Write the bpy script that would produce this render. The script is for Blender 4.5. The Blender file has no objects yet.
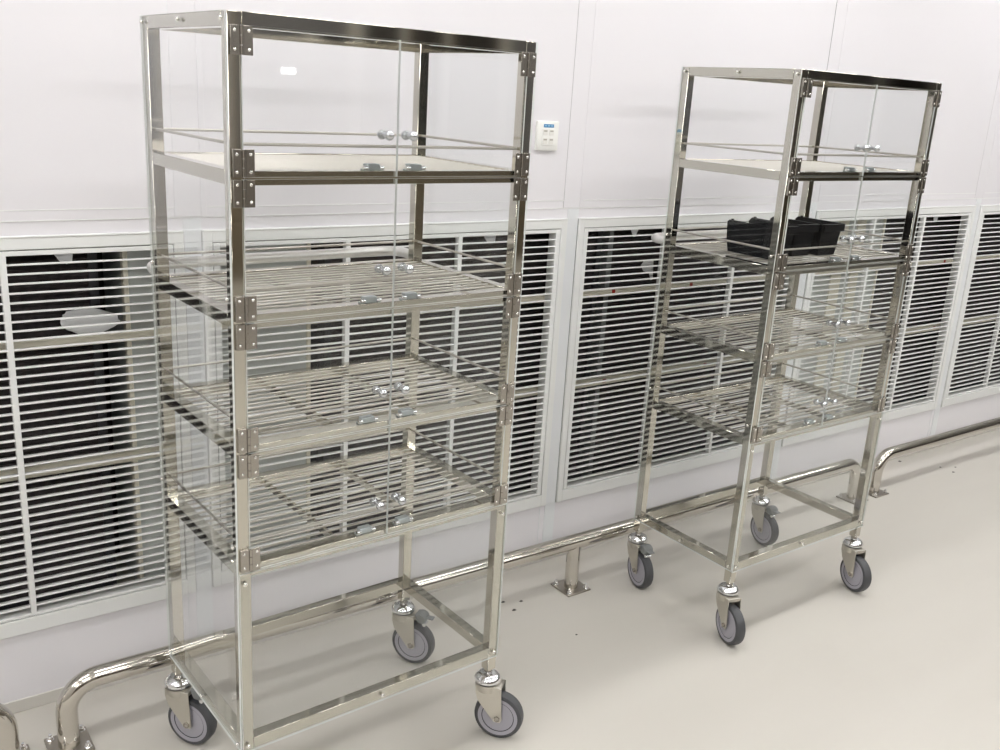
import bpy, bmesh, math, random
from mathutils import Vector, Matrix
random.seed(7)
PI = math.pi
scene = bpy.context.scene
COL = scene.collection

# ------------------------------------------------------------------ materials
def mat(name):
    m = bpy.data.materials.new(name); m.use_nodes = True
    nt = m.node_tree; nt.nodes.clear()
    out = nt.nodes.new('ShaderNodeOutputMaterial')
    return m, nt, out

def principled(name, col, rough=.5, metal=0., spec=.5, noise=None, bump=None, coat=0.):
    m, nt, out = mat(name)
    b = nt.nodes.new('ShaderNodeBsdfPrincipled')
    b.inputs['Base Color'].default_value = (*col, 1)
    b.inputs['Roughness'].default_value = rough
    b.inputs['Metallic'].default_value = metal
    b.inputs['Specular IOR Level'].default_value = spec
    b.inputs['Coat Weight'].default_value = coat
    b.inputs['Coat Roughness'].default_value = .12
    nt.links.new(b.outputs[0], out.inputs[0])
    if noise:                       # (scale xyz, colour b, roughness span)
        tc = nt.nodes.new('ShaderNodeTexCoord'); mp = nt.nodes.new('ShaderNodeMapping')
        mp.inputs['Scale'].default_value = noise[0]
        n = nt.nodes.new('ShaderNodeTexNoise'); n.inputs['Scale'].default_value = 1; n.inputs['Detail'].default_value = 5
        nt.links.new(tc.outputs['Object'], mp.inputs[0]); nt.links.new(mp.outputs[0], n.inputs[0])
        r = nt.nodes.new('ShaderNodeValToRGB')
        r.color_ramp.elements[0].position = .35; r.color_ramp.elements[1].position = .65
        r.color_ramp.elements[0].color = (*col, 1); r.color_ramp.elements[1].color = (*noise[1], 1)
        nt.links.new(n.outputs[0], r.inputs[0]); nt.links.new(r.outputs[0], b.inputs['Base Color'])
        if len(noise) > 2:
            mr = nt.nodes.new('ShaderNodeMapRange')
            mr.inputs[1].default_value = .3; mr.inputs[2].default_value = .7
            mr.inputs[3].default_value = noise[2][0]; mr.inputs[4].default_value = noise[2][1]
            nt.links.new(n.outputs[0], mr.inputs[0]); nt.links.new(mr.outputs[0], b.inputs['Roughness'])
        if bump:
            bp = nt.nodes.new('ShaderNodeBump'); bp.inputs['Strength'].default_value = bump[0]; bp.inputs['Distance'].default_value = bump[1]
            nt.links.new(n.outputs[0], bp.inputs['Height']); nt.links.new(bp.outputs[0], b.inputs['Normal'])
    return m

def emission(name, col, s):
    m, nt, out = mat(name)
    e = nt.nodes.new('ShaderNodeEmission'); e.inputs[0].default_value = (*col, 1); e.inputs[1].default_value = s
    nt.links.new(e.outputs[0], out.inputs[0]); return m

def acrylic(name, tint=(.975, .98, .98), haze=.003):
    m, nt, out = mat(name)
    lw = nt.nodes.new('ShaderNodeLayerWeight'); lw.inputs[0].default_value = .5
    p = nt.nodes.new('ShaderNodeMath'); p.operation = 'POWER'; p.inputs[1].default_value = 5
    nt.links.new(lw.outputs['Facing'], p.inputs[0])
    ma = nt.nodes.new('ShaderNodeMath'); ma.operation = 'MULTIPLY_ADD'; ma.inputs[1].default_value = .8; ma.inputs[2].default_value = .022
    nt.links.new(p.outputs[0], ma.inputs[0])
    t = nt.nodes.new('ShaderNodeBsdfTransparent'); t.inputs[0].default_value = (*tint, 1)
    d = nt.nodes.new('ShaderNodeBsdfDiffuse'); d.inputs[0].default_value = (.85, .86, .87, 1)
    g = nt.nodes.new('ShaderNodeBsdfGlossy'); g.inputs['Roughness'].default_value = .02
    g.inputs[0].default_value = (1, 1, 1, 1)
    m1 = nt.nodes.new('ShaderNodeMixShader'); m1.inputs[0].default_value = haze
    nt.links.new(t.outputs[0], m1.inputs[1]); nt.links.new(d.outputs[0], m1.inputs[2])
    m2 = nt.nodes.new('ShaderNodeMixShader')
    nt.links.new(ma.outputs[0], m2.inputs[0]); nt.links.new(m1.outputs[0], m2.inputs[1]); nt.links.new(g.outputs[0], m2.inputs[2])
    nt.links.new(m2.outputs[0], out.inputs[0]); return m

M = {}
M['wall'] = principled('white_wall_panel', (.81, .795, .825), .22, spec=.4)
M['frame'] = principled('white_frame_paint', (.82, .83, .82), .35)
M['strip'] = principled('white_joint_strip', (.78, .80, .82), .35)
M['slat'] = principled('white_slat_paint', (.84, .845, .84), .38)
M['gap'] = principled('dark_joint', (.06, .06, .06), .7)
M['seam'] = principled('grey_seam', (.42, .41, .42), .6)
M['floor'] = principled('pale_vinyl_floor', (.58, .555, .505), .34, spec=.35, noise=((.7, 3.5, 1), (.605, .58, .53)))
M['cove'] = principled('pale_cove', (.64, .62, .575), .4)
M['ceil'] = principled('white_ceiling', (.80, .80, .79), .6)
M['room'] = principled('pale_room_wall', (.52, .50, .47), .5)
M['dark'] = principled('dark_reflection_pane', (.035, .033, .032), .12)
M['smoke'] = principled('grey_reflection_pane', (.16, .16, .17), .2)
M['greyframe'] = principled('grey_reflection_frame', (.30, .30, .29), .4)
M['brown'] = principled('brown_panel', (.16, .13, .09), .45)
M['steel'] = principled('polished_stainless', (.60, .575, .51), .065, 1.)
M['rod'] = principled('stainless_rod', (.57, .545, .50), .42, 1.)
M['brushed'] = principled('brushed_stainless', (.60, .575, .52), .3, 1.)
M['handle'] = principled('satin_handle', (.80, .79, .77), .42, 1.)
M['baseplate'] = principled('dull_steel_plate', (.36, .335, .295), .3, 1.)
M['pipe'] = principled('polished_pipe', (.66, .63, .58), .1, 1.)
M['hinge'] = principled('hinge_steel', (.40, .375, .34), .25, 1.)
M['chrome'] = principled('bright_chrome', (.84, .85, .87), .1, 1.)
M['knob'] = principled('satin_knob', (.62, .64, .66), .25, 1.)
M['rivet'] = principled('rivet_chrome', (.88, .87, .85), .18, 1.)
M['zinc'] = principled('zinc_catch', (.50, .55, .57), .34, .85)
M['acr'] = acrylic('clear_acrylic')
M['acr_edge'] = principled('acrylic_edge', (.76, .79, .78), .25)
M['tyre'] = principled('dark_rubber', (.07, .072, .078), .5)
M['hub'] = principled('grey_hub_plastic', (.40, .39, .44), .45)
M['groove'] = principled('dark_groove', (.03, .03, .035), .6)
M['brake'] = principled('grey_brake_plastic', (.20, .21, .21), .5)
M['bin'] = principled('black_bin_plastic', (.006, .006, .0075), .45, spec=.15)
M['filter'] = principled('dark_filter_mesh', (.034, .029, .030), .85, noise=((60, 1, 30), (.06, .05, .052)))
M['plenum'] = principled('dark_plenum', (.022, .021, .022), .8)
M['sill'] = principled('plenum_sill', (.42, .40, .35), .6)
M['beige'] = principled('beige_rail_paint', (.80, .76, .64), .45)
M['column'] = principled('grey_column_metal', (.50, .52, .50), .42, .2, noise=((9, 9, .4), (.62, .65, .63)))
M['scrap'] = principled('white_film', (.82, .83, .85), .5)
M['red'] = principled('red_mark', (.45, .05, .03), .5)
M['plate'] = principled('ivory_plastic', (.88, .88, .85), .3)
M['port'] = principled('ivory_port', (.80, .79, .75), .4)
M['blue'] = principled('blue_label', (.06, .26, .52), .4)
M['bluelight'] = principled('pale_blue_print', (.35, .58, .78), .4)
M['scuff'] = principled('dark_scuff', (.05, .048, .04), .7)
M['lamp'] = emission('tube_light', (1., .99, .985), 17.)
M['lampbody'] = principled('lamp_body', (.75, .75, .74), .5)

# ------------------------------------------------------------------ mesh tools
class MB:
    def __init__(self): self.bm = bmesh.new(); self.mats = []
    def slot(self, m):
        if m not in self.mats: self.mats.append(m)
        return self.mats.index(m)
    def merge(self, b, m, mtx=None):
        i = self.slot(m)
        for f in b.faces: f.material_index = i
        if mtx is not None: bmesh.ops.transform(b, matrix=mtx, verts=b.verts)
        me = bpy.data.meshes.new('t'); b.to_mesh(me); b.free()
        self.bm.from_mesh(me); bpy.data.meshes.remove(me)
        return self
    def box(self, x0, x1, y0, y1, z0, z1, m, bev=0., mtx=None, seg=1):
        b = bmesh.new(); bmesh.ops.create_cube(b, size=1)
        for v in b.verts:
            v.co = Vector((x0 + (v.co.x + .5) * (x1 - x0), y0 + (v.co.y + .5) * (y1 - y0), z0 + (v.co.z + .5) * (z1 - z0)))
        if bev: bmesh.ops.bevel(b, geom=list(b.edges), offset=bev, segments=seg, affect='EDGES', profile=.5)
        return self.merge(b, m, mtx)
    def pane(self, x0, x1, y0, y1, z0, z1, face, edge):
        """thin acrylic sheet: clear faces, pale sawn edges"""
        b = bmesh.new(); bmesh.ops.create_cube(b, size=1)
        d = (x1 - x0, y1 - y0, z1 - z0); ax = d.index(min(d))
        for v in b.verts:
            v.co = Vector((x0 + (v.co.x + .5) * d[0], y0 + (v.co.y + .5) * d[1], z0 + (v.co.z + .5) * d[2]))
        b.normal_update()
        i, j = self.slot(face), self.slot(edge)
        for f in b.faces: f.material_index = i if abs(f.normal[ax]) > .5 else j
        me = bpy.data.meshes.new('t'); b.to_mesh(me); b.free(); self.bm.from_mesh(me); bpy.data.meshes.remove(me); return self
    def cyl(self, p0, p1, r, m, seg=16, r2=None, bev=0.):
        p0, p1 = Vector(p0), Vector(p1); d = p1 - p0
        b = bmesh.new(); bmesh.ops.create_cone(b, cap_ends=True, segments=seg, radius1=r, radius2=r if r2 is None else r2, depth=d.length)
        if bev:
            es = [e for e in b.edges if all(abs(abs(v.co.z) - d.length / 2) < 1e-6 for v in e.verts)]
            bmesh.ops.bevel(b, geom=es, offset=bev, segments=2, affect='EDGES', profile=.5)
        q = d.to_track_quat('Z', 'Y').to_matrix().to_4x4()
        return self.merge(b, m, Matrix.Translation((p0 + p1) / 2) @ q)
    def ball(self, c, r, m, sc=(1, 1, 1), seg=16):
        b = bmesh.new(); bmesh.ops.create_uvsphere(b, u_segments=seg, v_segments=max(6, seg // 2), radius=r)
        return self.merge(b, m, Matrix.Translation(c) @ Matrix.Diagonal((*sc, 1)))
    def lathe(self, prof, m, mtx=None, seg=40):
        """prof: [(radius, height)], spun about local z"""
        b = bmesh.new(); rings = []
        for r, h in prof:
            if r < 1e-6: rings.append([b.verts.new((0, 0, h))])
            else: rings.append([b.verts.new((r * math.cos(2 * PI * k / seg), r * math.sin(2 * PI * k / seg), h)) for k in range(seg)])
        for A, B in zip(rings, rings[1:]):
            for k in range(seg):
                a0, a1 = A[k % len(A)], A[(k + 1) % len(A)]; b0, b1 = B[k % len(B)], B[(k + 1) % len(B)]
                vs = []
                for v in (a0, a1, b1, b0):
                    if v not in vs: vs.append(v)
                if len(vs) > 2: b.faces.new(vs)
        bmesh.ops.recalc_face_normals(b, faces=b.faces)
        return self.merge(b, m, mtx)
    def tube(self, pts, r, m, seg=20, cap=True):
        pts = [Vector(p) for p in pts]; b = bmesh.new(); rings = []
        t0 = (pts[1] - pts[0]).normalized(); n = t0.orthogonal().normalized()
        for i, p in enumerate(pts):
            t = ((pts[min(i + 1, len(pts) - 1)] - p).normalized() + (p - pts[max(i - 1, 0)]).normalized()).normalized()
            n = (n - t * n.dot(t)).normalized(); bi = t.cross(n)
            rings.append([b.verts.new(p + (n * math.cos(2 * PI * k / seg) + bi * math.sin(2 * PI * k / seg)) * r) for k in range(seg)])
        for A, B in zip(rings, rings[1:]):
            for k in range(seg): b.faces.new((A[k], A[(k + 1) % seg], B[(k + 1) % seg], B[k]))
        if cap: b.faces.new(rings[0][::-1]); b.faces.new(rings[-1])
        bmesh.ops.recalc_face_normals(b, faces=b.faces)
        return self.merge(b, m)
    def prism(self, poly, h0, h1, m, mtx=None, bev=0.):
        """poly in local xy, extruded z h0..h1"""
        b = bmesh.new()
        A = [b.verts.new((x, y, h0)) for x, y in poly]; B = [b.verts.new((x, y, h1)) for x, y in poly]
        n = len(poly); b.faces.new(A[::-1]); b.faces.new(B)
        for k in range(n): b.faces.new((A[k], A[(k + 1) % n], B[(k + 1) % n], B[k]))
        bmesh.ops.recalc_face_normals(b, faces=b.faces)
        if bev: bmesh.ops.bevel(b, geom=list(b.edges), offset=bev, segments=1, affect='EDGES', profile=.5)
        return self.merge(b, m, mtx)
    def build(self, name, parent=None, smooth=True, loc=None, kind=None, label=None):
        me = bpy.data.meshes.new(name); self.bm.to_mesh(me); self.bm.free()
        for m in self.mats: me.materials.append(m)
        if smooth:
            for p in me.polygons: p.use_smooth = True
            me.set_sharp_from_angle(angle=math.radians(38))
        o = bpy.data.objects.new(name, me); COL.objects.link(o)
        if parent: o.parent = parent
        if loc: o.location = loc
        if kind: o['kind'] = kind
        if label: o['label'] = label
        return o

def tag(o, label, cat, group=None):
    o['label'] = label; o['category'] = cat
    if group: o['group'] = group
    return o
def empty(name, loc=(0, 0, 0), rz=0):
    o = bpy.data.objects.new(name, None); COL.objects.link(o)
    o.location = loc; o.rotation_euler = (0, 0, rz); o.empty_display_size = .05
    return o
def copy_tree(o, parent=None):
    c = o.copy(); COL.objects.link(c); c.parent = parent
    for ch in list(o.children): copy_tree(ch, c)
    return c

# ------------------------------------------------------------------ camera
cam = bpy.data.cameras.new('camera'); co = bpy.data.objects.new('camera', cam); COL.objects.link(co)
yaw, pit, rol = .6316, -.2871, .0610
cy, sy, cp, sp, cr, sr = math.cos(yaw), math.sin(yaw), math.cos(pit), math.sin(pit), math.cos(rol), math.sin(rol)
fwd = Vector((sy * cp, cy * cp, sp)); r0 = Vector((cy, -sy, 0)); u0 = r0.cross(fwd)
rt = r0 * cr + u0 * sr; up = -r0 * sr + u0 * cr
mtx = Matrix((rt, up, -fwd)).transposed().to_4x4(); mtx.translation = (-.7449, -2.322, 1.5558)
co.matrix_world = mtx
cam.sensor_width = 36; cam.lens = 36 * 953.07 / 1000; cam.clip_start = .05
scene.camera = co

# ------------------------------------------------------------------ room shell
XL, XR, YB, ZC = -4.2, 12.0, -6.2, 2.75
SEG = 1.2
m = MB(); m.box(XL, XR, YB, .0, -.05, 0, M['floor']); floor = m.build('floor', kind='structure', smooth=False)
for (sx, sy_, r) in ((.902, -.163, .0055), (.956, -.187, .005), (.904, -.220, .006), (3.30, -.03, .007), (3.412, -.169, .005), (3.481, -.204, .0045), (3.409, -.235, .006), (.985, -.43, .003)):
    mm = MB(); n = 9
    poly = [(sx + r * (1.4 if k % 3 else .9) * math.cos(2 * PI * k / n), sy_ + r * (.8 if k % 2 else 1.05) * math.sin(2 * PI * k / n)) for k in range(n)]
    mm.prism(poly, .0001, .0008, M['scuff']); mm.build('scuff_mark', floor, label='dark scuff mark on the pale floor')
m = MB(); m.box(XL, XR, YB, .3, ZC, ZC + .05, M['ceil']); m.build('ceiling', kind='structure', smooth=False)
m = MB(); m.box(XL - .05, XL, YB, .3, 0, ZC, M['room']); m.build('wall_left', kind='structure', smooth=False)
m = MB(); m.box(XR, XR + .05, YB, .3, 0, ZC, M['room']); m.build('wall_right', kind='structure', smooth=False)
m = MB(); m.box(XL, XR, YB - .05, YB, 0, ZC, M['room']); m.build('wall_front', kind='structure', smooth=False)
# unseen brown band and dark panes, added to reflect in the steel
q = MB(); q.box(XL, XR, YB, YB + .02, 0, .92, M['brown']); q.build('trim_9', kind='structure', smooth=False)
wx = XL + .2; k = 1; rw = random.Random(11)
while wx < XR - 1.2:
    w_ = rw.choice((.38, .55, .8, 1.0)); gap = rw.choice((.08, .14, .22, .3))
    q = MB(); q.box(wx, wx + w_, YB, YB + .03, .94, 2.15, M['brown'] if k % 3 else M['greyframe'], .004)
    q.box(wx + .03, wx + w_ - .03, YB + .028, YB + .036, .98, 2.11, M['smoke'] if k % 4 == 0 or (wx > 5 and k % 2) else M['dark'])
    q.build('reflection_panel_%d' % k, kind='structure', smooth=False); wx += w_ + gap; k += 1

# wall_back: upper panel, lower panel, piers between the openings
HW = .047                                          # half width of a pier incl. fixed frames' outer part
m = MB()
m.box(XL, XR, 0, .02, 1.224, ZC, M['wall'])
m.box(XL, XR, .001, .02, 0, .2145, M['wall'])
m.box(XL, -SEG - .0225, .001, .02, .2145, 1.224, M['wall'])
m.box(4 * SEG + .0225, XR, .001, .02, .2145, 1.224, M['wall'])
m.box(-SEG, 4 * SEG, .0006, .02, 1.19, 1.224, M['wall'])
for z in (1.2225, 1.2465): m.box(XL, XR, -.0009, .001, z, z + .0022, M['frame'], .0004)   # fine panel edge lines
m.build('wall_back', kind='structure', smooth=False)
m = MB(); m.box(XL, XR, -.004, .001, 0, .035, M['cove'], .0015); m.build('baseboard_back', kind='structure', smooth=False)
for k in range(-1, 5):
    x = k * SEG
    m = MB(); m.box(x - .022, x + .022, -.001, .02, .036, 1.2215, M['strip'])
    m.box(x - .041, x + .036, -.0012, .001, 1.2255, ZC, M['wall'], .0004)
    m.box(x - .0424, x - .041, -.0003, .001, 1.2255, ZC, M['gap'] if k == 2 else M['seam'] if k in (1, 3) else M['strip'])
    m.box(x + .022, x + .036, -.0022, -.0008, 1.2255, ZC, M['wall'], .0004)
    m.box(x - .0222, x - .0212, -.0014, .02, .2145, 1.19, M['seam'])
    m.box(x + .0212, x + .0226, -.0014, .02, .2145, 1.19, M['gap'] if k in (1, 2) else M['seam'])
    m.box(x - .044, x - .042, -.0004, .001, .036, .2145, M['strip'])
    m.build('trim_%d' % (k + 2), kind='structure', smooth=False)
# plenum behind the grilles
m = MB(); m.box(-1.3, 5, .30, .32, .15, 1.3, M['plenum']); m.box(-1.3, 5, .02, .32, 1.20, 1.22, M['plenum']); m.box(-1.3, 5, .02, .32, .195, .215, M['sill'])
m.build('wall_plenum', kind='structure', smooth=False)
for i, (a, b) in enumerate(((-.152, .34), (2.44, 3.0))):
    m = MB(); m.box(a + .006, b - .006, .066, .29, .216, 1.199, M['column'], .004)
    m.box(a, a + .012, .061, .085, .216, 1.199, M['beige'], .002); m.box(b - .012, b, .061, .085, .216, 1.199, M['beige'], .002)
    if i == 1:
        m.box(a + .23, a + .30, .061, .080, .216, 1.199, M['beige'], .003); m.box(a + .36, a + .42, .061, .080, .216, 1.199, M['beige'], .003)
    m.build('trim_%d' % (7 + i), kind='structure')

# ------------------------------------------------------------------ louvred grilles
where = ['at the left edge, beside the bent guard rail end', 'behind the nearest steel cart', 'behind the farther cart, left of its near post', 'seen past the right post of the farther cart', 'cut off by the right edge of the photo']
for k in range(0, 4 + 1):
    x0, x1 = (k - 1) * SEG, k * SEG
    g = empty('louvered_grille', ((x0 + x1) / 2, 0, .2145))
    tag(g, 'white louvred wall grille ' + where[k], 'grille', 'louvred wall grilles')
    X = lambda v: v - (x0 + x1) / 2
    zb, zt = 0, 1.192 - .2145
    a, b = X(x0 + .0235), X(x1 - .0235)
    f = MB(); w = .0235
    for bx in ((a, a + w, 0, zt), (b - w, b, 0, zt)): f.box(bx[0], bx[1], -.007, .012, bx[2], bx[3], M['frame'], .0018)
    f.box(a + w - .002, b - w + .002, -.0069, .012, zt - .031, zt - .0005, M['frame'], .0018); f.box(a + w - .002, b - w + .002, -.0069, .012, .0005, .042, M['frame'], .0018)
    f.box(a + .001, b - .001, -.0085, -.002, zt - .0045, zt + .0005, M['frame'], .0015)
    f.box(a + w, a + w + .002, -.001, .012, .042, zt - .031, M['gap']); f.box(b - w - .002, b - w, -.001, .012, .042, zt - .031, M['gap'])
    f.box(a + w, b - w, -.001, .012, .042, .044, M['gap']); f.box(a + w, b - w, -.001, .012, zt - .033, zt - .031, M['gap'])
    f.build('frame', g)
    ia, ib = a + w + .002, b - w - .002; iz0, iz1 = .044, zt - .033
    f = MB(); w2 = .0165
    f.box(ia, ia + w2, -.0055, .032, iz0, iz1, M['frame'], .0012); f.box(ib - w2, ib, -.0055, .032, iz0, iz1, M['frame'], .0012)
    f.box(ia + w2, ib - w2, -.0055, .03, iz1 - .011, iz1, M['frame'], .0012); f.box(ia + w2, ib - w2, -.0055, .03, iz0, iz0 + .007, M['frame'], .0012)
    f.build('louver_frame', g)
    s = MB(); ns = 40
    for i in range(ns):
        z = (.284 + (1.1275 - .284) * i / (ns - 1)) - .2145
        s.box(ia + w2 - .002, ib - w2 + .002, -.0045, .0105, -.0021, .0021, M['slat'], .0009,
              mtx=Matrix.Translation((0, 0, z)) @ Matrix.Rotation(math.radians(-7), 4, 'X'))
    s.build('slats', g)
    for xm in (.418, .779):
        f = MB(); f.box(X(x0 + xm) - .0068, X(x0 + xm) + .0068, -.0062, .014, iz0 + .006, iz1 - .01, M['frame'], .001)
        f.build('mullion', g)
# dark air filters behind the grilles
flab = ['dark pleated air filter behind the grille at the left edge', 'dark pleated air filter behind the nearest cart',
        'dark pleated air filter behind the farther cart', 'dark pleated air filter right of the farther cart', 'dark pleated air filter behind the rightmost grille']
for i, (a, b) in enumerate(((-1.25, -.20), (.40, 1.425), (1.455, 2.35), (3.05, 3.82), (3.85, 4.75))):
    g = empty('air_filter', ((a + b) / 2, .12, .216)); tag(g, flab[i], 'air filter', 'air filters behind the louvres')
    h = (b - a) / 2
    p = MB(); n = 44
    for j in range(n):
        z = .03 + j * (.93 - .03) / n; dz = .9 / n
        p.prism([(0, z), (-.012, z + dz / 2), (0, z + dz)], -h + .02, h - .02, M['filter'],
                mtx=Matrix(((0, 0, 1, 0), (1, 0, 0, .0), (0, 1, 0, 0), (0, 0, 0, 1))))
    p.build('filter_media', g, smooth=False)
    p = MB()
    for q in ((-h, -h + .022, 0, .98), (h - .022, h, 0, .98)): p.box(q[0], q[1], -.016, .03, q[2], q[3], M['groove'] if i != 2 else M['brake'], .001)
    p.box(-h + .022, h - .022, -.016, .03, 0, .03, M['groove']); p.box(-h + .022, h - .022, -.016, .03, .93, .98, M['groove'])
    p.build('filter_frame', g)
for z, nm in ((.931, 'upper'), (.615, 'lower')):
    t = MB(); t.cyl((-1.25, .046, z), (4.78, .046, z), .0142, M['beige'], 20)
    for xr in ((1.425, 1.80, 3.46) if nm == 'upper' else (1.42, 1.925, 3.48)):
        t.box(xr, xr + .014, .0312, .0332, z - .002, z + .010, M['red'], .0005)
    o = t.build('filter_rail'); tag(o, nm + ' of two beige horizontal rails running behind the white louvres', 'rail', 'beige rails behind the louvres')

def scrap(loc, poly, label):
    s = MB(); bmm = bmesh.new()
    s.prism(poly, -.0006, .0006, M['scrap'], mtx=Matrix.Rotation(PI / 2, 4, 'X'))
    o = s.build('film_scrap', loc=loc, smooth=False); tag(o, label, 'scrap', 'white film scraps behind the louvres'); return o
tri = [(-.030, .022), (.022, .022), (.018, -.012), (.006, -.017), (-.008, -.012)]
scrap((-.288, .038, 1.134), tri, 'torn white film scrap under the top frame of the leftmost grille')
scrap((.912, .038, 1.134), [(p[0] * 1.1, p[1]) for p in tri], 'torn white film scrap at the top of the grille behind the nearest cart')
scrap((1.507, .038, 1.134), [(-.024, .02), (.024, .02), (.006, -.017), (-.004, -.017)], 'torn white film scrap at the top of the grille behind the farther cart')
scrap((1.580, .030, 1.001), [(-.035, .018), (-.022, .032), (.022, .036), (.028, -.035), (.018, -.038), (.008, -.012), (-.02, -.004)], 'torn white film scrap halfway up the grille left of the farther cart')
scrap((3.325, .038, 1.134), [(-.014, .02), (.03, .02), (.024, -.016), (.0, -.017)], 'torn white film scrap at the top of the grille right of the farther cart')
# crumpled film bag lying on the upper rail
s = MB(); b = bmesh.new(); bmesh.ops.create_icosphere(b, subdivisions=3, radius=1)
rr = random.Random(3)
for v in b.verts:
    d = .86 + .2 * rr.random(); top = 1 - .35 * max(0, v.co.x)
    v.co = Vector((v.co.x * .068 * d + .02 * v.co.z * -.4, v.co.y * .012 * d, (v.co.z * .036 * d * top)))
s.merge(b, M['scrap'])
o = s.build('film_bag', loc=(-.236, .046, .976)); tag(o, 'crumpled white film bag lying on the upper rail behind the leftmost grille', 'bag')

# ------------------------------------------------------------------ outlet plate
g = empty('outlet_plate', (1.0695, 0, 1.4415)); tag(g, 'white wall outlet plate with a blue label between the two carts', 'outlet')
p = MB(); p.box(-.0415, .0415, -.009, 0, -.043, .043, M['plate'], .003, seg=2); p.box(-.022, .026, -.0105, -.008, -.028, .022, M['plate'], .001); p.build('plate', g)
p = MB(); p.box(-.017, .021, -.0098, -.0088, .0245, .034, M['blue'], .0003)
for a, b_ in ((-.014, -.006), (-.002, .006), (.010, .017)): p.box(a, b_, -.0102, -.0096, .0275, .031, M['bluelight'])
p.build('label', g)
for zz in (.010, -.015):
    for xx in (-.010, .013):
        p = MB(); p.box(xx - .0085, xx + .0085, -.0112, -.0098, zz - .0085, zz + .0085, M['port'], .0006)
        p.box(xx - .006, xx + .006, -.0116, -.0108, zz + .002, zz + .006, M['sill']); p.build('jack', g)

# ------------------------------------------------------------------ guard rails
RY, RZ, RR = -.197, .1685, .0245
def arc(c, r, a0, a1, ux, uz, n=8):
    return [Vector(c) + Vector(ux) * (r * math.cos(a0 + (a1 - a0) * i / n)) + Vector(uz) * (r * math.sin(a0 + (a1 - a0) * i / n)) for i in range(n + 1)]
def base_plate(x, parent):
    p = MB(); p.box(x - .0475, x + .0475, RY - .0475, RY + .0475, .0005, .0065, M['baseplate'], .001)
    o = p.build('base_plate', parent)
    for sx in (-1, 1):
        for s_ in (-1, 1):
            q = MB(); c = (x + sx * .035, RY + s_ * .035)
            q.cyl((*c, .0062), (*c, .008), .0085, M['chrome'], 14); q.cyl((*c, .008), (*c, .0145), .0065, M['rivet'], 6); q.cyl((*c, .0145), (*c, .021), .0038, M['chrome'], 10)
            q.build('anchor_bolt', o)
def guard_rail(xa, xb, label, mids, ends=(True, True)):
    g = empty('guard_rail', ((xa + xb) / 2, RY, 0)); tag(g, label, 'guard rail', 'floor guard rails')
    R = .075; pts = []
    if ends[0]:
        pts += [Vector((xa, RY, .006)), Vector((xa, RY, RZ - R - .02))] + arc((xa + R, RY, RZ - R), R, PI, PI / 2, (1, 0, 0), (0, 0, 1))
    else: pts += [Vector((xa, RY, RZ))]
    n = 12; L = pts[-1].x; e = xb - R if ends[1] else xb
    for i in range(1, n): pts.append(Vector((L + (e - L) * i / n, RY, RZ)))
    if ends[1]:
        pts += arc((xb - R, RY, RZ - R), R, PI / 2, 0, (1, 0, 0), (0, 0, 1)) + [Vector((xb, RY, RZ - R - .02)), Vector((xb, RY, .006))]
    else: pts.append(Vector((xb, RY, RZ)))
    off = Vector(((xa + xb) / 2, RY, 0))
    t = MB(); t.tube(pts, RR, M['pipe'], 28); o = t.build('pipe', g); o.data.transform(Matrix.Translation(-off))
    for x in mids:
        t = MB(); t.cyl((x, RY, .006), (x, RY, RZ - .01), .0225, M['pipe'], 28); o = t.build('post', g); o.data.transform(Matrix.Translation(-off))
    before = set(g.children)
    for x in list(mids) + ([xa] if ends[0] else []) + ([xb] if ends[1] else []): base_plate(x, g)
    for o in set(g.children) - before:
        o.data.transform(Matrix.Translation(-off))
        for c in o.children: c.data.transform(Matrix.Translation(-off))
guard_rail(-.398, 2.690, 'long polished steel floor guard rail running behind both carts', (1.152,))
guard_rail(-3.6, -.527, 'bent end of a steel guard rail at the bottom left corner', (-2.06,), (True, True))
guard_rail(2.838, 5.91, 'polished steel guard rail right of the farther cart', (4.37,))

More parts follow.
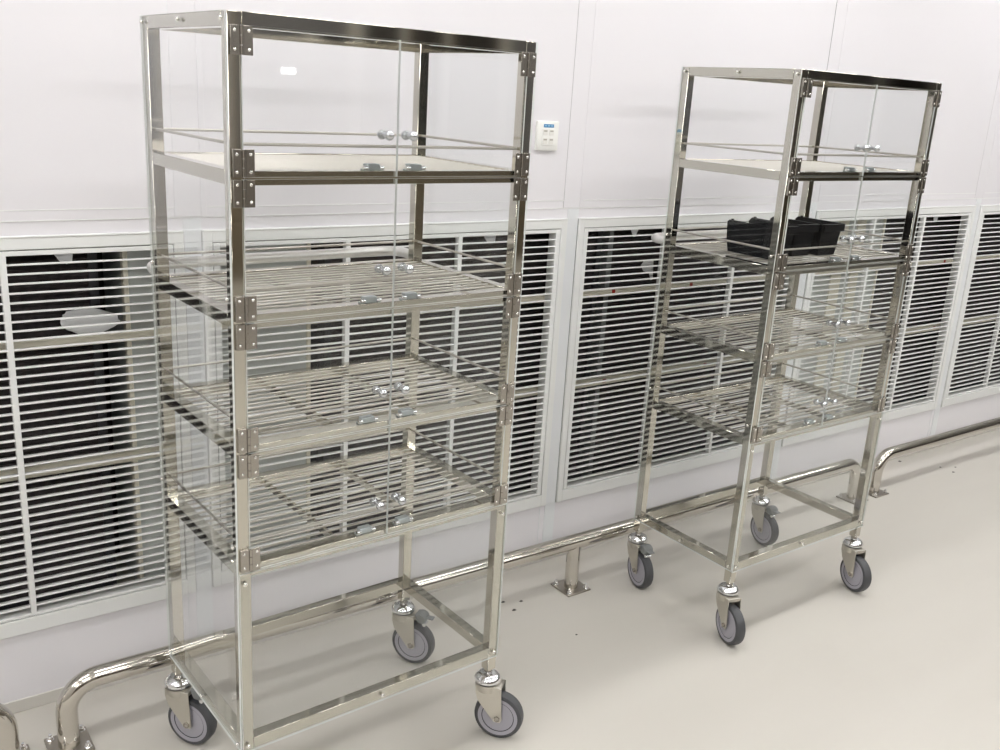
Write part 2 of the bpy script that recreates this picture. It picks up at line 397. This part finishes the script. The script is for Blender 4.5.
# ------------------------------------------------------------------ carts
W, D, P_, H = .6599, .4175, .0255, 1.6605
LEV = (1.389, 1.1335, .8835, .6365)                   # shelf rail centres
ZB, ZP = .2275, .187
ST, RD = M['steel'], M['rod']
def bolt_mb(c, axis, r=.0042):
    q = MB(); c = Vector(c); a = Vector(axis)
    q.cyl(c, c + a * .0016, r * 1.15, M['rivet'], 12); q.ball(c + a * .0016, r, M['rivet'], seg=10)
    return q
def make_cart():
    g = empty('rack_cart')
    for lx in (0, W - P_):
        for ly in (0, D - P_):
            p = MB(); p.box(lx, lx + P_, ly, ly + P_, ZP, H - .0006, ST, .0012); p.build('post', g)
    def ring(z0, z1, nm):
        for bx in ((P_, W - P_, 0, P_), (P_, W - P_, D - P_, D), (0, P_, P_, D - P_), (W - P_, W, P_, D - P_)):
            p = MB(); p.box(bx[0], bx[1], bx[2] + .0004, bx[3] - .0004, z0, z1, ST, .001); p.build(nm, g)
    ring(H - .025, H, 'top_rail'); ring(ZB, ZB + .026, 'bottom_rail')
    for zc in LEV:
        z0, z1 = zc - .0125, zc + .0125
        p = MB()
        for bx in ((P_, W - P_, .0004, P_), (P_, W - P_, D - P_, D - .0004), (.0004, P_, P_, D - P_), (W - P_, W - .0004, P_, D - P_)):
            p.box(bx[0], bx[1], bx[2], bx[3], z0, z1, ST, .001)
        sh = p.build('shelf', g)
        p = MB(); n = 15
        for i in range(n):
            y = .0375 + i * (D - .075) / (n - 1)
            p.cyl((P_ - .003, y, z1 - .004), (W - P_ + .003, y, z1 - .004), .0023, RD, 12)
        p.build('wire_deck', sh)
        for x in (.229, .43):
            p = MB(); p.box(x - .004, x + .004, P_ - .002, D - P_ + .002, z0 + .004, z1 - .0066, ST, .0006); p.build('cross_bar', sh)
        zr = zc + .057
        for a, b in (((P_ - .003, .012, zr), (W - P_ + .003, .012, zr)), ((P_ - .003, D - .012, zr), (W - P_ + .003, D - .012, zr)),
                     ((.012, P_ - .003, zr), (.012, D - P_ + .003, zr)), ((W - .012, P_ - .003, zr), (W - .012, D - P_ + .003, zr))):
            p = MB(); p.cyl(a, b, .0029, RD, 12); p.build('guard_rod', sh)
    # acrylic: side panels, fixed lower front sheet
    T = .004
    p = MB(); p.pane(-T, -.0002, 0.0, D, ZB + .002, H - .001, M['acr'], M['acr_edge']); p.build('side_panel', g, smooth=False)
    p = MB(); p.pane(W + .0002, W + T, 0.0, D, ZB + .002, H - .001, M['acr'], M['acr_edge']); p.build('side_panel', g, smooth=False)
    p = MB(); p.pane(.001, W - .001, -T, -.0002, ZB - .002, LEV[3] - .003, M['acr'], M['acr_edge']); p.build('lower_front_panel', g, smooth=False)
    for c in ((.0115, -T, .612), (W - .0125, -T, .612), (.0115, -T, .2415), (W - .0125, -T, .2415), (W / 2, -T, .240)):
        bolt_mb(c, (0, -1, 0)).build('bolt', g)
    for sx, lx in ((-1, -T), (1, W + T)):
        for z in (1.648, 1.176, .688, .2415):
            for ly in (.0125, D - .0125): bolt_mb((lx, ly, z), (sx, 0, 0), .0038).build('bolt', g)
        for z in (1.649, .2415): bolt_mb((lx, D / 2, z), (sx, 0, 0), .0038).build('bolt', g)
    # doors
    tops = (H - .020, LEV[0], LEV[1], LEV[2]); bots = LEV
    mid = .331
    for zt, zb in zip(tops, bots):
        zt_, zb_ = zt - .0018, zb + .0018
        for side in (0, 1):
            x0, x1 = ((.0225, mid - .001) if side == 0 else (mid + .001, W - .0225))
            p = MB(); p.pane(x0, x1, -.0052, -.0012, zb_, zt_, M['acr'], M['acr_edge']); d = p.build('door', g, smooth=False)
            sgn = 1 if side == 0 else -1; xh = .0225 if side == 0 else W - .0225
            for z0, z1 in ((zt_ - .0475, zt_ - .0005), (zb_ + .0005, zb_ + .0475)):
                h = MB()
                a, b = xh - sgn * .0195, xh - sgn * .002
                h.box(min(a, b), max(a, b), -.0066, -.0003, z0, z1, M['hinge'], .0005)
                a, b = xh + sgn * .002, xh + sgn * .0195
                h.box(min(a, b), max(a, b), -.0072, -.0054, z0, z1, M['hinge'], .0005)
                L3 = (z1 - z0) / 3
                for q in range(3): h.cyl((xh, -.0075, z0 + q * L3 + .0005), (xh, -.0075, z0 + (q + 1) * L3 - .0005), .0032, M['hinge'], 12)
                for dx in (-.0125, .0125):
                    for z in (z0 + .0085, z1 - .0085): h.ball((xh + dx, -.0071, z), .0030, M['rivet'], (1, .6, 1), 10)
                h.build('hinge', d, label='steel butt hinge with four bright rivets')
            xk = mid + (-.0265 if side == 0 else .0265); zk = zb + .079
            kk = MB(); kk.ball((xk, -.0172, zk), .0094, M['knob'], seg=20); kk.cyl((xk, -.0105, zk), (xk, .004, zk), .0045, M['knob'], 14); kk.ball((xk, .0098, zk), .0094, M['knob'], seg=20)
            kk.build('knob', d, label='round chrome knob')
            xc = mid + (-.046 if side == 0 else .048)
            c = MB(); zc = zb + .0126
            c.box(xc - .0145, xc + .0145, .0045, .0205, zc, zc + .0125, M['zinc'], .0015)
            for s_ in (-1, 1):
                c.cyl((xc + s_ * .013, .006, zc + .005), (xc + s_ * .022, .006, zc + .005), .0042, M['chrome'], 12)
                c.box(xc + s_ * .018 - .004, xc + s_ * .018 + .004, .004, .017, zc, zc + .003, M['zinc'], .0006)
            c.build('door_catch', g, label='small zinc door catch')
    # push handle on the back
    zh, yo, R = 1.153, .078, .045
    pts = [(.0125, D - .002, zh), (.0125, D + yo - R, zh)] + [(.0125 + R - R * math.cos(a), D + yo - R + R * math.sin(a), zh) for a in [PI / 2 * i / 8 for i in range(1, 9)]]
    pts += [(W / 2, D + yo, zh)] + [(W - q[0], q[1], q[2]) for q in reversed(pts)]
    p = MB(); p.tube(pts, .0125, M['handle'], 18); p.build('push_handle', g)
    # casters
    for i, (lx, ly) in enumerate(((P_ / 2, P_ / 2), (W - P_ / 2, P_ / 2), (P_ / 2, D - P_ / 2), (W - P_ / 2, D - P_ / 2))):
        c = MB(); TR = .035; zr = .0625; hw = .0205
        c.cyl((0, 0, .172), (0, 0, ZP + .004), .0075, M['rivet'], 14); c.cyl((0, 0, .1785), (0, 0, ZP - .001), .0105, M['hinge'], 6)
        c.lathe([(0, .1755), (.016, .1755), (.022, .1740), (.0285, .1695), (.0330, .162), (.0330, .157), (.030, .154), (0, .154)], M['chrome'], seg=36)
        c.lathe([(0, .1542), (.028, .1542), (.028, .151), (0, .151)], M['groove'], seg=30)
        c.lathe([(0, .1515), (.0305, .1515), (.0305, .136), (.0285, .131), (0, .131)], M['brushed'], seg=36)
        # fork: crown + two tapered cheeks reaching the axle
        c.box(-.022, .040, -hw - .002, hw + .002, .138, .149, M['brushed'], .003, seg=2)
        for s_ in (-1, 1):
            poly = [(-.024, .149), (.042, .149), (.0425, .130), (TR + .012, .060), (TR + .008, .052), (TR - .008, .052), (TR - .013, .058), (-.016, .104), (-.024, .128)]
            c.prism(poly, -.0013, .0013, M['brushed'], mtx=Matrix(((1, 0, 0, 0), (0, 0, -1, s_ * (hw + .001)), (0, 1, 0, 0), (0, 0, 0, 1))), bev=.0004)
        cs = c.build('caster', g, loc=(lx, ly, 0))
        rx = Matrix.Translation((TR, 0, zr)) @ Matrix.Rotation(PI / 2, 4, 'X')
        t = MB(); t.lathe([(.051, -.0150), (.0565, -.0155), (.0600, -.0135), (.0618, -.009), (.0624, 0), (.0618, .009), (.0600, .0135), (.0565, .0155), (.051, .0150), (.051, -.0150)], M['tyre'], rx, 48); t.build('tyre', cs, label='dark rubber tyre')
        t = MB(); t.lathe([(0, -.0135), (.0400, -.0135), (.0403, -.0125), (.0417, -.0125), (.042, -.0150), (.0512, -.0156), (.0512, .0156), (.042, .0150), (.0417, .0125), (.0403, .0125), (.0400, .0135), (0, .0135)], M['hub'], rx, 48)
        for s_ in (-1, 1): t.lathe([(.0399, s_ * .0136), (.0421, s_ * .0142)], M['groove'], rx, 48)
        t.build('wheel_hub', cs, label='grey plastic wheel hub')
        t = MB(); t.cyl((TR, -hw - .006, zr), (TR, hw + .006, zr), .0042, M['hinge'], 14)
        for s_ in (-1, 1): t.cyl((TR, s_ * (hw + .002), zr), (TR, s_ * (hw + .0065), zr), .0078, M['hinge'], 6)
        t.build('axle_bolt', cs)
        if i > 1:
            t = MB(); t.prism([(.040, .158), (.058, .163), (.072, .157), (.075, .142), (.068, .132), (.050, .134)], -.0165, .0165, M['brake'],
                              mtx=Matrix(((1, 0, 0, 0), (0, 0, -1, 0), (0, 1, 0, 0), (0, 0, 0, 1))), bev=.003)
            t.box(.070, .094, -.010, .010, .148, .1515, M['brake'], .0015)
            t.cyl((.068, -.010, .128), (.068, .010, .128), .0055, M['chrome'], 12)
            t.build('brake_pedal', cs, label='grey plastic brake pedal')
    return g
cart = make_cart()
cart2 = copy_tree(cart)
cart.location = (-.159, -.7063, 0); cart.rotation_euler.z = .0455
cart2.location = (1.3604, -.6726, 0); cart2.rotation_euler.z = .0124
tag(cart, 'tall stainless rack cart nearest the camera, all four shelves empty', 'cart', 'stainless rack carts')
tag(cart2, 'tall stainless rack cart farther right, with black bins on its second shelf', 'cart', 'stainless rack carts')
for ct, angs in ((cart, (-53, -50, -54, -55)), (cart2, (-106, -103, -102, -97))):
    cs = sorted([c for c in ct.children if c.name.startswith('caster')], key=lambda c: (c.location.y > .1, c.location.x))
    for c, a in zip(cs, angs): c.rotation_euler.z = math.radians(a) - ct.rotation_euler.z

# ------------------------------------------------------------------ black bins on the farther cart's second shelf
def make_bin():
    """open bin, long side along y; open low lip towards +y (the wall), closed end towards -y"""
    g = empty('parts_bin'); tx, ty0, ty1, h = .0505, -.088, .088, .094
    bx, by0, by1 = .040, -.080, .076
    q = MB(); b = bmesh.new()
    def quad(p, t):  # wall with thickness along t
        A = [b.verts.new(Vector(v)) for v in p]; B = [b.verts.new(Vector(v) + Vector(t)) for v in p]; n = len(p)
        b.faces.new(A); b.faces.new(B[::-1])
        for i in range(n): b.faces.new((A[i], A[(i + 1) % n], B[(i + 1) % n], B[i]))
    th = .0025
    for s in (-1, 1):
        quad([(s * bx, by0, 0), (s * bx, by1, 0), (s * (bx + (tx - bx) * .45), by1 + .006, h * .45), (s * (tx - .001), ty1 - .006, h * .93), (s * tx, ty1 - .014, h), (s * tx, ty0, h)], (-s * th, 0, 0))
    quad([(-bx, by0, 0), (bx, by0, 0), (tx, ty0, h), (-tx, ty0, h)], (0, th, 0))
    quad([(-bx, by1, 0), (bx, by1, 0), (bx + .0045, by1 + .006, h * .42), (-bx - .0045, by1 + .006, h * .42)], (0, -th, 0))
    quad([(-bx, by0, 0), (bx, by0, 0), (bx, by1, 0), (-bx, by1, 0)], (0, 0, th))
    bmesh.ops.recalc_face_normals(b, faces=b.faces); q.merge(b, M['bin']); q.build('body', g, smooth=False)
    r = MB()
    for s in (-1, 1):
        a, c = (s * (tx - .001), s * (tx + .0028)); r.box(min(a, c), max(a, c), ty0 - .002, ty1 - .016, h - .014, h + .0005, M['bin'], .001)
        r.box(s * tx - .003, s * tx + .003, ty1 - .03, ty1 - .022, h, h + .004, M['bin'], .001)
    r.box(-tx, tx, ty0 - .009, ty0 + .001, h - .004, h + .0005, M['bin'], .001); r.box(-tx, tx, ty0 - .009, ty0 - .006, h - .022, h, M['bin'], .0008)
    r.build('rim', g)
    return g
pb = make_bin(); t2 = .0124
for i, (lx, ly, nm) in enumerate(((.143, .180, 'leftmost'), (.268, .200, 'middle'), (.374, .186, 'rightmost'))):
    o = pb if i == 0 else copy_tree(pb)
    o.location = (1.3604 + lx * math.cos(t2) - ly * math.sin(t2), -.6726 + lx * math.sin(t2) + ly * math.cos(t2), LEV[1] + .0116)
    o.rotation_euler.z = t2
    tag(o, nm + ' of three black plastic bins side by side on the cart shelf', 'bin', 'black bins on the shelf')

# ------------------------------------------------------------------ ceiling lamps
lamp = None
for y in (-.75, -2.6, -4.5):
    for i in range(6):
        x = -3.3 + i * 1.75
        if lamp is None:
            lamp = empty('ceiling_light'); b = MB(); b.box(-.62, .62, -.13, .13, -.03, 0, M['lampbody'], .004); b.build('housing', lamp)
            b = MB(); b.box(-.6, .6, -.11, .11, -.034, -.0305, M['lamp']); b.build('diffuser', lamp); o = lamp
        else: o = copy_tree(lamp)
        o.location = (x, y, ZC)
        tag(o, 'white ceiling light panel above the aisle', 'lamp', 'ceiling light panels')

g = empty('wall_lamp', (2.885, YB + .036, 1.625)); tag(g, 'small lit lamp mirrored in the top left door of the nearest cart', 'lamp')
b = MB(); b.box(-.075, .075, 0, .03, -.035, .035, M['lampbody'], .004); b.build('housing', g)
b = MB(); b.box(-.062, .062, .028, .036, -.024, .024, M['lamp'], .002); b.build('diffuser', g)
w = bpy.data.worlds.new('world'); scene.world = w; w.use_nodes = True
w.node_tree.nodes['Background'].inputs[0].default_value = (.9, .95, 1, 1); w.node_tree.nodes['Background'].inputs[1].default_value = .2
vs = scene.view_settings
vs.view_transform = 'Standard'; vs.look = 'None'; vs.gamma = 1; vs.use_curve_mapping = False; vs.exposure = 0.06
try: scene.cycles.transparent_max_bounces = 32
except Exception: pass
